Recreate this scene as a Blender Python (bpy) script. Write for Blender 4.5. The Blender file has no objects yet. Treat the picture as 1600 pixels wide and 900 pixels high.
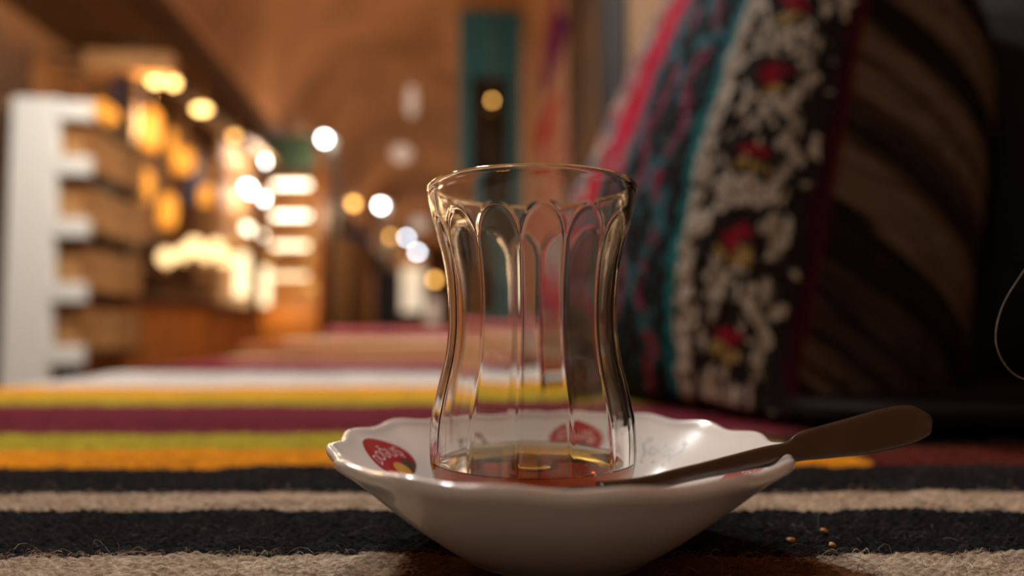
import bpy, bmesh, math, random
import numpy as np
from mathutils import Vector, noise

random.seed(7)
rng = np.random.default_rng(7)
C = bpy.context.scene.collection
SC = bpy.context.scene
PI = math.pi

# ------------------------------------------------------------------ camera
F = 1067.0                      # focal length in pixels of the 1600 px frame
HC = 0.060                      # camera height over the kilim
PITCH = math.atan((515 - 450) / F)
cam = bpy.data.cameras.new('camera')
cam.sensor_width = 36.0
cam.lens = F / 1600 * 36.0
cam.clip_start = 0.005
cam.clip_end = 120
cam.dof.use_dof = True
cam.dof.focus_distance = 0.176
cam.dof.aperture_fstop = 4.3
cam_o = bpy.data.objects.new('camera', cam)
cam_o.location = (0, 0, HC)
cam_o.rotation_euler = (PI / 2 + PITCH, 0, 0)
C.objects.link(cam_o)
SC.camera = cam_o

# ------------------------------------------------------------------ view / world / main lamps
SC.view_settings.view_transform = 'Standard'
SC.view_settings.look = 'None'
SC.view_settings.exposure = 0.0
SC.view_settings.gamma = 1.0
SC.view_settings.use_curve_mapping = False
cy = SC.cycles
cy.use_denoising = True
cy.max_bounces = 14
cy.transmission_bounces = 14
cy.glossy_bounces = 6
cy.diffuse_bounces = 4
cy.transparent_max_bounces = 8
cy.sample_clamp_indirect = 6.0
cy.blur_glossy = 0.4

w = bpy.data.worlds.new('world')
SC.world = w
w.use_nodes = True
bg = w.node_tree.nodes['Background']
bg.inputs[0].default_value = (1.0, 0.80, 0.62, 1)
bg.inputs[1].default_value = 0.07

PHI = math.atan(100 / F)        # the bazaar passage runs a little to the left


def W(a, l, z=0.0):
    """lateral, along the passage, height over the bench -> world"""
    return Vector((a * math.cos(PHI) - l * math.sin(PHI), a * math.sin(PHI) + l * math.cos(PHI), z))


def at(px, py, Y):
    """point at distance Y on the sight line through a place in the frame"""
    x = (px - 800) / F
    y = (450 - py) / F
    c, s = math.cos(PITCH), math.sin(PITCH)
    d = Vector((x, c - y * s, s + y * c))
    t = Y / d.y
    return Vector((0, 0, HC)) + d * t


def ground(px, py):
    y = (450 - py) / F
    c, s = math.cos(PITCH), math.sin(PITCH)
    d = Vector(((px - 800) / F, c - y * s, s + y * c))
    t = -HC / d.z
    return Vector((d.x * t, d.y * t, 0))


def area_light(name, loc, target, size, power, col):
    L = bpy.data.lights.new(name, 'AREA')
    L.shape = 'DISK'
    L.size = size
    L.energy = power
    L.color = col
    o = bpy.data.objects.new(name, L)
    o.location = loc
    d = Vector(target) - Vector(loc)
    o.rotation_euler = d.to_track_quat('-Z', 'Y').to_euler()
    C.objects.link(o)
    return o


# unseen lights over the passage; the rear and shelf ones are added fill
area_light('overhead_light', W(-0.42, 2.5, 2.5), (0, 0.25, 0), 0.16, 62, (1.0, 0.96, 0.92))
area_light('overhead_light', W(-1.35, 2.2, 2.35), (-0.2, 0.6, 0), 0.14, 36, (1.0, 0.88, 0.73))
area_light('overhead_light', W(-0.9, -1.0, 2.2), (0, 0.25, 0), 0.30, 5.5, (1.0, 0.85, 0.7))  # unseen fill behind the camera, added to lift the near faces
area_light('overhead_light', W(-1.0, 1.9, 2.2), W(-1.9, 3.3, 0.4), 0.12, 30, (0.93, 0.98, 1.0))  # unseen cool light added to brighten the white shelf unit


def point_light(name, loc, power, col, r=0.05):
    L = bpy.data.lights.new(name, 'POINT')
    L.energy = power
    L.color = col
    L.shadow_soft_size = r
    o = bpy.data.objects.new(name, L)
    o.location = loc
    C.objects.link(o)
    return o


# ------------------------------------------------------------------ materials
def new_mat(name):
    m = bpy.data.materials.new(name)
    m.use_nodes = True
    return m, m.node_tree.nodes, m.node_tree.links


def mat(name, col, rough=0.6, metal=0.0, var=0.15, scale=30.0, bump=0.0, bscale=200.0, spec=0.5, coat=0.0):
    m, N, L = new_mat(name)
    b = N['Principled BSDF']
    b.inputs['Roughness'].default_value = rough
    b.inputs['Metallic'].default_value = metal
    b.inputs['Specular IOR Level'].default_value = spec
    b.inputs['Coat Weight'].default_value = coat
    tc = N.new('ShaderNodeTexCoord')
    n = N.new('ShaderNodeTexNoise')
    n.inputs['Scale'].default_value = scale
    n.inputs['Detail'].default_value = 4
    L.new(tc.outputs['Object'], n.inputs['Vector'])
    r = N.new('ShaderNodeValToRGB')
    lo = [max(0, c * (1 - var)) for c in col]
    hi = [min(1, c * (1 + var)) for c in col]
    r.color_ramp.elements[0].position = 0.3
    r.color_ramp.elements[1].position = 0.7
    r.color_ramp.elements[0].color = (*lo, 1)
    r.color_ramp.elements[1].color = (*hi, 1)
    L.new(n.outputs['Fac'], r.inputs['Fac'])
    L.new(r.outputs['Color'], b.inputs['Base Color'])
    if bump:
        n2 = N.new('ShaderNodeTexNoise')
        n2.inputs['Scale'].default_value = bscale
        n2.inputs['Detail'].default_value = 3
        L.new(tc.outputs['Object'], n2.inputs['Vector'])
        bp = N.new('ShaderNodeBump')
        bp.inputs['Strength'].default_value = bump
        bp.inputs['Distance'].default_value = 0.002
        L.new(n2.outputs['Fac'], bp.inputs['Height'])
        L.new(bp.outputs['Normal'], b.inputs['Normal'])
    return m


def vcol_mat(name, rough=0.9, bump=0.4, bscale=900.0, spec=0.15, sheen=0.0, dist=0.001):
    m, N, L = new_mat(name)
    b = N['Principled BSDF']
    b.inputs['Roughness'].default_value = rough
    b.inputs['Specular IOR Level'].default_value = spec
    b.inputs['Sheen Weight'].default_value = sheen
    a = N.new('ShaderNodeAttribute')
    a.attribute_name = 'col'
    L.new(a.outputs['Color'], b.inputs['Base Color'])
    tc = N.new('ShaderNodeTexCoord')
    n2 = N.new('ShaderNodeTexNoise')
    n2.inputs['Scale'].default_value = bscale
    n2.inputs['Detail'].default_value = 3
    L.new(tc.outputs['Object'], n2.inputs['Vector'])
    bp = N.new('ShaderNodeBump')
    bp.inputs['Strength'].default_value = bump
    bp.inputs['Distance'].default_value = dist
    L.new(n2.outputs['Fac'], bp.inputs['Height'])
    L.new(bp.outputs['Normal'], b.inputs['Normal'])
    return m


def glow(name, col, strength):
    m, N, L = new_mat(name)
    b = N['Principled BSDF']
    b.inputs['Base Color'].default_value = (*[min(1, c * 0.12) for c in col], 1)
    b.inputs['Roughness'].default_value = 0.5
    b.inputs['Emission Color'].default_value = (*col, 1)
    b.inputs['Emission Strength'].default_value = strength
    return m


def glass_mat(name, col=(1, 1, 1), ior=1.5, rough=0.0, absorb=None):
    m, N, L = new_mat(name)
    N.remove(N['Principled BSDF'])
    g = N.new('ShaderNodeBsdfGlass')
    g.inputs['Color'].default_value = (*col, 1)
    g.inputs['IOR'].default_value = ior
    g.inputs['Roughness'].default_value = rough
    L.new(g.outputs[0], N['Material Output'].inputs['Surface'])
    if absorb:
        v = N.new('ShaderNodeVolumeAbsorption')
        v.inputs['Color'].default_value = (*absorb[0], 1)
        v.inputs['Density'].default_value = absorb[1]
        L.new(v.outputs[0], N['Material Output'].inputs['Volume'])
    return m


# ------------------------------------------------------------------ mesh helpers
def link(name, me, m, parent=None, smooth=True):
    o = bpy.data.objects.new(name, me)
    C.objects.link(o)
    if m is not None:
        me.materials.append(m)
    if smooth:
        me.polygons.foreach_set('use_smooth', [True] * len(me.polygons))
    if parent is not None:
        o.parent = parent
    return o


def obj(name, V, Fc, m, parent=None, smooth=True, col=None):
    me = bpy.data.meshes.new(name)
    if isinstance(V, np.ndarray) and isinstance(Fc, np.ndarray):
        nf, k = Fc.shape
        me.vertices.add(len(V))
        me.vertices.foreach_set('co', np.ascontiguousarray(V, dtype=np.float32).ravel())
        me.loops.add(nf * k)
        me.loops.foreach_set('vertex_index', np.ascontiguousarray(Fc, dtype=np.int32).ravel())
        me.polygons.add(nf)
        me.polygons.foreach_set('loop_start', np.arange(0, nf * k, k, dtype=np.int32))
        me.update(calc_edges=True)
        me.validate()
    else:
        me.from_pydata([tuple(v) for v in V], [], [tuple(f) for f in Fc])
        me.update()
    if col is not None:
        at_ = me.color_attributes.new('col', 'FLOAT_COLOR', 'POINT')
        c = np.ones((len(V), 4), dtype=np.float32)
        c[:, :3] = np.asarray(col)
        at_.data.foreach_set('color', c.ravel())
    return link(name, me, m, parent, smooth)


def bm_obj(name, bm, m, parent=None, smooth=False):
    me = bpy.data.meshes.new(name)
    bmesh.ops.recalc_face_normals(bm, faces=bm.faces)
    bm.to_mesh(me)
    bm.free()
    return link(name, me, m, parent, smooth)


def tag(o, label, cat, group=None, kind=None):
    if label:
        o['label'] = label
    if cat:
        o['category'] = cat
    if group:
        o['group'] = group
    if kind:
        o['kind'] = kind
    return o


def empty(name, loc, label, cat, group=None, rz=0.0):
    o = bpy.data.objects.new(name, None)
    o.empty_display_size = 0.02
    o.location = loc
    o.rotation_euler = (0, 0, rz)
    C.objects.link(o)
    return tag(o, label, cat, group)


def bevel_box(bm, x0, x1, y0, y1, z0, z1, bev=0.004):
    r = bmesh.ops.create_cube(bm, size=1.0)
    vs = r['verts']
    for v in vs:
        v.co = Vector((x0 + (v.co.x + .5) * (x1 - x0), y0 + (v.co.y + .5) * (y1 - y0), z0 + (v.co.z + .5) * (z1 - z0)))
    if bev:
        es = list({e for v in vs for e in v.link_edges})
        bmesh.ops.bevel(bm, geom=es, offset=bev, segments=2, affect='EDGES', profile=0.6)


def box(name, m, x0, x1, y0, y1, z0, z1, parent=None, bev=0.004):
    bm = bmesh.new()
    bevel_box(bm, x0, x1, y0, y1, z0, z1, bev)
    return bm_obj(name, bm, m, parent)


def lathe(profile, n=48):
    """profile of (r, z); poles where r == 0"""
    V, Fc, rows = [], [], []
    for r, z in profile:
        if r < 1e-7:
            rows.append([len(V)])
            V.append((0, 0, z))
        else:
            rows.append(list(range(len(V), len(V) + n)))
            for k in range(n):
                t = 2 * PI * k / n
                V.append((r * math.cos(t), r * math.sin(t), z))
    for a, b in zip(rows, rows[1:]):
        for k in range(n):
            k2 = (k + 1) % n
            if len(a) == 1 and len(b) == 1:
                continue
            if len(a) == 1:
                Fc.append((a[0], b[k2], b[k]))
            elif len(b) == 1:
                Fc.append((a[k], a[k2], b[0]))
            else:
                Fc.append((a[k], a[k2], b[k2], b[k]))
    return V, Fc


def tube(pts, rad, n=8, closed=False):
    pts = [Vector(p) for p in pts]
    m = len(pts)
    V, Fc = [], []
    up = Vector((0.13, 0.2, 0.97))
    for i, p in enumerate(pts):
        a = pts[(i - 1) % m] if closed or i > 0 else p
        b = pts[(i + 1) % m] if closed or i < m - 1 else p
        t = (b - a).normalized()
        u = t.cross(up)
        if u.length < 1e-4:
            u = t.cross(Vector((1, 0, 0)))
        u.normalize()
        v = u.cross(t)
        r = rad[i] if hasattr(rad, '__len__') else rad
        for k in range(n):
            q = 2 * PI * k / n
            V.append(p + u * (r * math.cos(q)) + v * (r * math.sin(q)))
    for i in range(m if closed else m - 1):
        j = (i + 1) % m
        for k in range(n):
            k2 = (k + 1) % n
            Fc.append((i * n + k, i * n + k2, j * n + k2, j * n + k))
    if not closed:
        Fc.append(tuple(range(n))[::-1])
        Fc.append(tuple(range((m - 1) * n, m * n)))
    return V, Fc


def grid_faces(nu, nv):
    i = np.arange(nu - 1)[:, None] * nv + np.arange(nv - 1)[None, :]
    i = i.ravel()
    return np.stack([i, i + 1, i + nv + 1, i + nv], axis=1).tolist()


def vnoise(x, y, seed=0):
    """smooth value noise, numpy"""
    xi, yi = np.floor(x).astype(np.int64), np.floor(y).astype(np.int64)
    xf, yf = x - xi, y - yi
    xf, yf = xf * xf * (3 - 2 * xf), yf * yf * (3 - 2 * yf)

    def h(a, b):
        n = (a * 374761393 + b * 668265263 + seed * 974711) & 0x7fffffff
        n = ((n ^ (n >> 13)) * 1274126177) & 0x7fffffff
        n = (n ^ (n >> 16)) & 0xffff
        return n / 65535.0
    return (h(xi, yi) * (1 - xf) + h(xi + 1, yi) * xf) * (1 - yf) + (h(xi, yi + 1) * (1 - xf) + h(xi + 1, yi + 1) * xf) * yf


def spline(pts, n):
    """Catmull-Rom through pts, n steps a span"""
    P = [Vector(p) for p in pts]
    out = []
    for i in range(len(P) - 1):
        p0 = P[i - 1] if i else P[0] * 2 - P[1]
        p3 = P[i + 2] if i + 2 < len(P) else P[-1] * 2 - P[-2]
        p1, p2 = P[i], P[i + 1]
        for k in range(n):
            t = k / n
            out.append(0.5 * ((2 * p1) + (p2 - p0) * t + (2 * p0 - 5 * p1 + 4 * p2 - p3) * t * t + (3 * p1 - p0 - 3 * p2 + p3) * t ** 3))
    out.append(P[-1])
    return out


# ------------------------------------------------------------------ shared materials
M = {}
M['plaster'] = mat('brown_vault_plaster', (0.42, 0.225, 0.115), 0.85, var=0.22, scale=1.6, bump=0.5, bscale=14)
M['stone'] = mat('grey_floor_stone', (0.16, 0.13, 0.11), 0.7, scale=6)
M['walnut'] = mat('dark_walnut', (0.07, 0.035, 0.018), 0.45, scale=8)
M['orangewood'] = mat('orange_varnished_wood', (0.50, 0.19, 0.04), 0.4, scale=7, var=0.25)
M['oak'] = mat('oak_crate_wood', (0.46, 0.235, 0.08), 0.6, scale=9, var=0.25)
M['whitepaint'] = mat('white_paint', (0.74, 0.76, 0.72), 0.5, var=0.05)
M['teal'] = mat('teal_paint', (0.03, 0.19, 0.24), 0.45, var=0.2, scale=9)
M['navy'] = mat('navy_cloth', (0.035, 0.05, 0.16), 0.9)
M['darkpane'] = mat('dark_pane', (0.02, 0.017, 0.012), 0.12, var=0.1)
M['brass'] = mat('aged_brass', (0.55, 0.36, 0.14), 0.35, metal=1.0)
M['iron'] = mat('grey_iron', (0.26, 0.245, 0.21), 0.5, metal=0.2)
M['sign'] = mat('dark_green_sign_paint', (0.05, 0.11, 0.085), 0.5)
M['partition'] = mat('brown_partition_board', (.17, .085, .035), .7, scale=6, var=.3)
M['glow_warm'] = glow('warm_lamp_glow', (1.0, 0.60, 0.19), 9.0)
M['glow_lantern'] = glow('amber_lantern_glow', (1.0, 0.36, 0.035), 1.5)
M['glow_white'] = glow('white_lamp_glow', (1.0, 0.98, 0.92), 28.0)
M['glow_tube'] = glow('tube_lamp_glow', (1.0, 0.86, 0.62), 7.0)
M['glow_orange'] = glow('orange_lamp_glow', (1.0, 0.50, 0.12), 5.0)
M['glow_blue'] = glow('cool_lamp_glow', (0.78, 0.88, 1.0), 22.0)
M['glow_cream'] = glow('cream_lamp_glow', (1.0, 0.74, 0.42), 2.4)
M['glow_window'] = glow('lit_window_glow', (1.0, 0.80, 0.56), .85)

# ------------------------------------------------------------------ the setting
AL, AR = -1.95, 0.74            # side walls
ZF, ZS = -0.45, 2.25            # floor, springing of the vault
L0, L1 = -2.6, 34.0


def quad_strip(name, pts_lo, pts_hi, m, kind='structure', smooth=False):
    V = list(pts_lo) + list(pts_hi)
    n = len(pts_lo)
    Fc = [(i, i + 1, n + i + 1, n + i) for i in range(n - 1)]
    o = obj(name, V, Fc, m, smooth=smooth)
    o['kind'] = kind
    return o


box_floor = bmesh.new()
fl = [W(-4.6, L0), W(AR + .1, L0), W(AR + .1, L1), W(-4.6, L1)]
vs = [box_floor.verts.new((p.x, p.y, ZF)) for p in fl] + [box_floor.verts.new((p.x, p.y, ZF - 0.1)) for p in fl]
for f in ((0, 1, 2, 3), (7, 6, 5, 4), (0, 4, 5, 1), (1, 5, 6, 2), (2, 6, 7, 3), (3, 7, 4, 0)):
    box_floor.faces.new([vs[i] for i in f])
bm_obj('floor', box_floor, M['stone'])['kind'] = 'structure'


def wall_slab(name, a0, a1, l0, l1, z0, z1, m):
    bm = bmesh.new()
    v = [bm.verts.new(W(a, l, z)) for z in (z0, z1) for a, l in ((a0, l0), (a1, l0), (a1, l1), (a0, l1))]
    for f in ((3, 2, 1, 0), (4, 5, 6, 7), (0, 1, 5, 4), (1, 2, 6, 5), (2, 3, 7, 6), (3, 0, 4, 7)):
        bm.faces.new([v[i] for i in f])
    o = bm_obj(name, bm, m)
    o['kind'] = 'structure'
    return o


wall_slab('wall_right', AR, AR + .1, L0, L1, ZF, ZS, M['plaster'])
wall_slab('wall_left', AL - 1.05, AL - .95, L0, L1, ZF, ZS + .6, M['plaster'])   # back wall of the shops
wall_slab('wall_far', AL - 1.05, AR + .1, L1, L1 + .1, ZF, 4.2, M['plaster'])
wall_slab('trim_left', AL - 1.0, AL, L0, L1, ZS - .05, ZS + .12, M['walnut'])    # lintel course over the shop fronts

# barrel vault
nv, nl = 40, 40
V = []
ac, rv = (AL + AR) / 2, (AR - AL) / 2
for j in range(nl + 1):
    l = L0 + (L1 - L0) * (j / nl) ** 1.6
    for i in range(nv + 1):
        t = PI * i / nv
        V.append(W(ac - rv * math.cos(t), l, ZS + 0.10 + rv * math.sin(t)))
vault = obj('ceiling', V, grid_faces(nl + 1, nv + 1), M['plaster'])
vault['kind'] = 'structure'
so = vault.modifiers.new('thick', 'SOLIDIFY')
so.thickness = 0.12
so.offset = 1.0

# ------------------------------------------------------------------ bench and kilim
AB0, AB1 = -0.47, 0.68          # bench front edge, wall edge
BN, BF = -0.9, 5.6
t = empty('bench', W((AB0 + AB1) / 2, (BN + BF) / 2, ZF), 'long low wooden bench under the striped kilim, along the passage', 'bench', rz=PHI)
hw, hl = (AB1 - AB0) / 2, (BF - BN) / 2
box('seat_board', M['walnut'], -hw + .005, hw - .005, -hl, hl, -ZF - .035, -ZF - .005, t)
box('front_board', M['walnut'], -hw + .02, -hw + .045, -hl, hl, 0.0, -ZF - .036, t)

stops = [(-9, (.36, .30, .24)), (.112, (.035, .03, .035)), (.135, (.40, .33, .26)),
         (.1885, (.012, .0125, .015)), (.2335, (.42, .33, .25)), (.2575, (.014, .0135, .015)),
         (.3075, (.62, .245, .012)), (.352, (.34, .30, .030)), (.405, (.125, .016, .030)),
         (.560, (.34, .28, .025)), (.632, (.62, .28, .015)), (.735, (.52, .50, .48)),
         (.985, (.05, .015, .025)), (1.14, (.20, .02, .035)), (1.42, (.40, .30, .16)), (1.75, (.13, .02, .03)), (2.0, (.42, .33, .24)), (2.5, (.2, .03, .03)), (3.2, (.4, .3, .2))]
SY = np.array([s[0] for s in stops])
SCOL = np.array([s[1] for s in stops])


def stripe_colour(X, Y):
    """stripe of the weave at a place of the kilim; edges waver as the wefts do"""
    near = np.clip(Y, .1, 2.5)
    wob = (vnoise(X * 22, Y * 3, 3) - .5) * .010 * near + (vnoise(X * 160, Y * 90, 5) - .5) * .009 * near ** .7
    bow = -0.030 * (np.clip(X + .12, -.3, .3)) * near * (X > -.6)
    yy = Y + wob + bow * .6
    idx = np.clip(np.searchsorted(SY, yy) - 1, 0, len(SY) - 1)
    col = SCOL[idx].copy()
    # rust coloured block in the near beige stripe
    e = vnoise(X * 250, Y * 250, 9) * .004
    rust = (idx == 2) & (X + e > -.026) & (X + e < .098 - (Y - .16) * .55)
    col[rust] = (.135, .058, .020)
    # wall-side shade put into the colour: orange and green turn dark rust and brown
    shade_x = .150 + .03 * (vnoise(X * 10, Y * 60, 8) - .5)
    col[(idx == 6) & (X > shade_x)] = (.085, .016, .010)
    col[(idx == 7) & (X > shade_x - .012)] = (.040, .016, .010)
    # flecks and shade variation of hand-dyed wool
    v = .62 + .76 * vnoise(X * 330, Y * 1300, 11)
    v *= .85 + .3 * vnoise(X * 60, Y * 140, 12)
    col *= v[:, None]
    fleck = (vnoise(X * 500, Y * 500, 21) > .93) & (idx == 3)
    col[fleck] = col[fleck] * 3
    return col


# rows near the camera are woven at true yarn size, farther ones coarser
ys = [-0.85]
while ys[-1] < 5.45:
    y = ys[-1]
    ys.append(y + (.05 if y < -.3 else .01 if y < .04 else .002 if y < .137 else .00048 if y < .30 else .0009 if y < .40 else .0016 if y < .5 else .004 if y < .9 else .012 if y < 2 else .05))
ys = np.array(ys)
xs_ = [AB0 - .0188]
while xs_[-1] < AB1 - .0238:
    x = xs_[-1]
    xs_.append(x + (.0008 if -.21 < x < .26 else .002 if -.3 < x < .36 else .005))
uw = (np.array(xs_) - xs_[0]) / (xs_[-1] - xs_[0])
u_drop = np.linspace(0, 1, 14)
YY, UU = np.meshgrid(ys, uw, indexing='ij')


def xl(y): return AB0 - .094 * y
def xr(y): return AB1 - .005 - .094 * y


# columns denser about the glass
UU = np.where(True, UU, UU)
cx = (.12 - xl(.2)) / (xr(.2) - xl(.2))
wgt = .5 + 0 * UU
XX = xl(YY) + (xr(YY) - xl(YY)) * UU
ZZ = .0011 * (vnoise(XX * 90, YY * 90, 1) - .5) + .0018 * (vnoise(XX * 14, YY * 20, 2) - .5)
# weft ridges lying along the stripes, beaten down between the warps
warp = XX / .0034 + .5 * vnoise(XX * 120, YY * 120, 15)
row = YY / .0017 + .6 * vnoise(XX * 60, YY * 60, 16)
off = (np.floor(row) % 2) * .5
weave = np.abs(np.sin(PI * (warp + off))) ** .6 * np.abs(np.sin(PI * row)) ** .7
fade = np.clip((.75 - YY) / .3, 0, 1)
ZZ += (.0009 * weave - .0005) * fade + .0008 * (vnoise(XX * 500, YY * 900, 4) - .5) * fade
foot = np.clip(1 - (np.hypot(XX - .012, YY - .192) - .024) / .012, 0, 1)
ZZ = ZZ * (1 - foot) - .0012 * foot - .0009
XX = XX + .0006 * (vnoise(XX * 300, YY * 300, 6) - .5)
# the part that hangs over the bench front
DX = np.repeat(xl(ys)[:, None], 14, 1) - .012 * np.sin(np.minimum(u_drop[::-1] * 8, PI / 2))[None, :]
DZ = -.009 - .24 * (u_drop[::-1] ** 1.1)[None, :] - .006 * (1 - np.cos(np.minimum(u_drop[::-1] * 8, PI / 2)))[None, :]
DZ = np.repeat(DZ, len(ys), 0) if DZ.shape[0] == 1 else DZ
DY = np.repeat(ys[:, None], 14, 1)
XA, YA, ZA = np.concatenate([DX, XX], 1), np.concatenate([DY, YY], 1), np.concatenate([DZ, ZZ], 1)
Vk = np.stack([XA.ravel(), YA.ravel(), ZA.ravel()], 1)
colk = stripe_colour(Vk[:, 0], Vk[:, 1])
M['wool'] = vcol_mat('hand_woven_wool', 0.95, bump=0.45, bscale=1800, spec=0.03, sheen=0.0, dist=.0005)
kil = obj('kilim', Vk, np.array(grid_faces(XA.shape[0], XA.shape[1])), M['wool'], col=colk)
tag(kil, 'hand-woven wool kilim striped black, beige, orange, green and maroon, spread over the bench', 'rug')
# loose wool fibres standing out of the near stripes
NF = 34000
fy = .125 + .36 * rng.random(NF) ** 1.4
fx = (rng.random(NF) * 1.75 - .82) * fy * 1.02
keep = np.hypot(fx - .012, fy - .192) > .030
fx, fy = fx[keep], fy[keep]
n = len(fx)
ang = rng.normal(0, .55, n) + np.where(rng.random(n) < .5, 0, PI)
ln = .0015 + .0035 * rng.random(n) ** 2
lft = .0004 + .0013 * rng.random(n) ** 2
stray = rng.random(n) < .03
ln = np.where(stray, ln * 2.6 + .002, ln)
lft = np.where(stray, lft * 3 + .001, lft)
ang = np.where(stray, rng.random(n) * 6.28, ang)
rad = .00003 + .00003 * rng.random(n)
seg = 4
Vf = np.zeros((n, seg + 1, 2, 3))
curl = rng.normal(0, .8, n)
px_, py_ = fx.copy(), fy.copy()
for s in range(seg + 1):
    q = s / seg
    a = ang + curl * q
    z = -.0006 + lft * np.sin(PI * min(q * .9, 1)) + .0003
    wx, wy = -np.sin(a) * rad, np.cos(a) * rad
    Vf[:, s, 0] = np.stack([px_ - wx, py_ - wy, z - rad], 1)
    Vf[:, s, 1] = np.stack([px_ + wx, py_ + wy, z + rad], 1)
    px_ += np.cos(a) * ln / seg
    py_ += np.sin(a) * ln / seg
base = np.arange(n)[:, None] * (seg + 1) * 2 + np.arange(seg)[None, :] * 2
base = base.ravel()
Ff = np.stack([base, base + 2, base + 3, base + 1], 1)
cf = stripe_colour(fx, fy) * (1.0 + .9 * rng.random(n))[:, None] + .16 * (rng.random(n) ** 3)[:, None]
cf = np.repeat(cf[:, None, :], (seg + 1) * 2, 1).reshape(-1, 3)
fz = obj('wool_fibres', Vf.reshape(-1, 3), Ff, M['wool'], kil, col=np.clip(cf, 0, .8))
fz['kind'] = 'stuff'

# ------------------------------------------------------------------ saucer
SX, SYc = .0120, .1920
prof_in = [(0, .62), (1.6, .62), (2.6, .64), (3.0, .74), (3.45, 1.06), (4.1, 1.58), (4.74, 2.06), (5.35, 2.50), (5.70, 2.76), (5.87, 2.91)]
prof_out = [(5.98, 2.985), (6.10, 2.96), (6.14, 2.85), (6.03, 2.68), (5.55, 2.33), (4.74, 1.62), (4.0, 1.02), (3.3, .50), (2.85, .20), (2.66, .05), (2.5, 0), (2.32, 0), (2.2, .08), (2.1, .16), (1.2, .17), (0, .17)]
LOBE = math.radians(10)


def flute(r, th):
    f = max(0.0, min(1.0, (r - 3.1) / 2.9))
    f = f * f * (3 - 2 * f)
    c = math.cos(16 * (th - LOBE))
    big = math.cos(4 * (th - math.radians(-28)))
    return 1 + .0145 * f * c + .010 * f * big, .050 * f * c + .03 * f * big


prof = [p for p in prof_in + prof_out]
sp = spline([(r, z, 0) for r, z in prof], 4)
NT = 288
V, Fc, rows = [], [], []
for p in sp:
    r, z = max(p.x, 0), p.y
    if r < 1e-5:
        rows.append([len(V)])
        V.append((0, 0, z / 100))
        continue
    rows.append(list(range(len(V), len(V) + NT)))
    for k in range(NT):
        th = 2 * PI * k / NT
        fr, fz_ = flute(r, th)
        V.append((r * fr * math.cos(th) / 100, r * fr * math.sin(th) / 100, (z + fz_) / 100))
for a, b in zip(rows, rows[1:]):
    for k in range(NT):
        k2 = (k + 1) % NT
        if len(a) == 1 and len(b) == 1:
            continue
        if len(a) == 1:
            Fc.append((a[0], b[k2], b[k])[::-1])
        elif len(b) == 1:
            Fc.append((a[k], a[k2], b[0])[::-1])
        else:
            Fc.append((a[k], a[k2], b[k2], b[k])[::-1])
m, N, L = new_mat('glazed_porcelain')
b = N['Principled BSDF']
b.inputs['Base Color'].default_value = (.74, .725, .715, 1)
b.inputs['Roughness'].default_value = .16
b.inputs['Coat Weight'].default_value = .3
b.inputs['Coat Roughness'].default_value = .03
b.inputs['Subsurface Weight'].default_value = 0.0
tcn = N.new('ShaderNodeTexCoord')
nn = N.new('ShaderNodeTexNoise')
nn.inputs['Scale'].default_value = 120
L.new(tcn.outputs['Object'], nn.inputs['Vector'])
bp = N.new('ShaderNodeBump')
bp.inputs['Strength'].default_value = .04
bp.inputs['Distance'].default_value = .001
L.new(nn.outputs['Fac'], bp.inputs['Height'])
L.new(bp.outputs['Normal'], b.inputs['Normal'])
M['porcelain'] = m
saucer = obj('saucer', V, Fc, M['porcelain'])
me = saucer.data
bmx = bmesh.new()
bmx.from_mesh(me)
bmesh.ops.recalc_face_normals(bmx, faces=bmx.faces)
bmx.to_mesh(me)
bmx.free()
saucer.location = (SX, SYc, 0)
tag(saucer, 'white porcelain saucer with a wavy rim and red badges, under the tea glass', 'saucer')

RI = np.array([p[0] for p in prof_in])
ZI = np.array([p[1] for p in prof_in])
spin = [p for p in sp[:(len(prof_in) - 1) * 4 + 1]]
RS = np.array([p.x for p in spin])
ZS_ = np.array([p.y for p in spin])


def on_saucer(th0, u, v, r0, lift):
    """decal coordinates (cm): u to the right along the rim, v outward -> local point on the inner glaze"""
    # arc length along slope about 1.28 per radius
    r = r0 + v / 1.25
    th = th0 - u / r
    fr, fz_ = flute(r, th)
    z = float(np.interp(r, RS, ZS_)) + fz_
    sl = (float(np.interp(r + .02, RS, ZS_)) - float(np.interp(r - .02, RS, ZS_))) / .04
    nl_ = math.hypot(1, sl)
    rr = r * fr - lift * sl / nl_
    z += lift / nl_
    return (rr * math.cos(th) / 100, rr * math.sin(th) / 100, z / 100)


def decal(name, pts2d, faces, th0, r0, lift, m, parent):
    V = [on_saucer(th0, u, v, r0, lift) for u, v in pts2d]
    o = obj(name, V, faces, m, parent)
    return o


def ellipse_decal(cu, cv, ru, rv_, cond=None, rings=14, n=64):
    P = [(cu, cv)]
    Fl = []
    for i in range(1, rings + 1):
        for k in range(n):
            a = 2 * PI * k / n
            P.append((cu + ru * i / rings * math.cos(a), cv + rv_ * i / rings * math.sin(a)))
    for k in range(n):
        Fl.append((0, 1 + k, 1 + (k + 1) % n))
    for i in range(1, rings):
        for k in range(n):
            a, c = 1 + (i - 1) * n, 1 + i * n
            k2 = (k + 1) % n
            Fl.append((a + k, c + k, c + k2, a + k2))
    return P, Fl


def clip_to_ellipse(P, ru, rv_):
    out = []
    for u, v in P:
        q = math.hypot(u / ru, v / rv_)
        out.append((u / q, v / q) if q > 1 else (u, v))
    return out


M['badge_red'] = mat('badge_red_glaze', (.36, .010, .022), .2, var=.05)
M['badge_white'] = mat('badge_lettering_white', (.72, .55, .52), .3, var=.02)
M['badge_gold'] = mat('badge_gold_glaze', (.62, .33, .06), .25, var=.05)
M['badge_brown'] = mat('badge_brown_glaze', (.075, .05, .03), .25, var=.05)
M['gilt'] = mat('gilt_line', (.085, .072, .034), .4, metal=0, var=.1)


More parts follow.
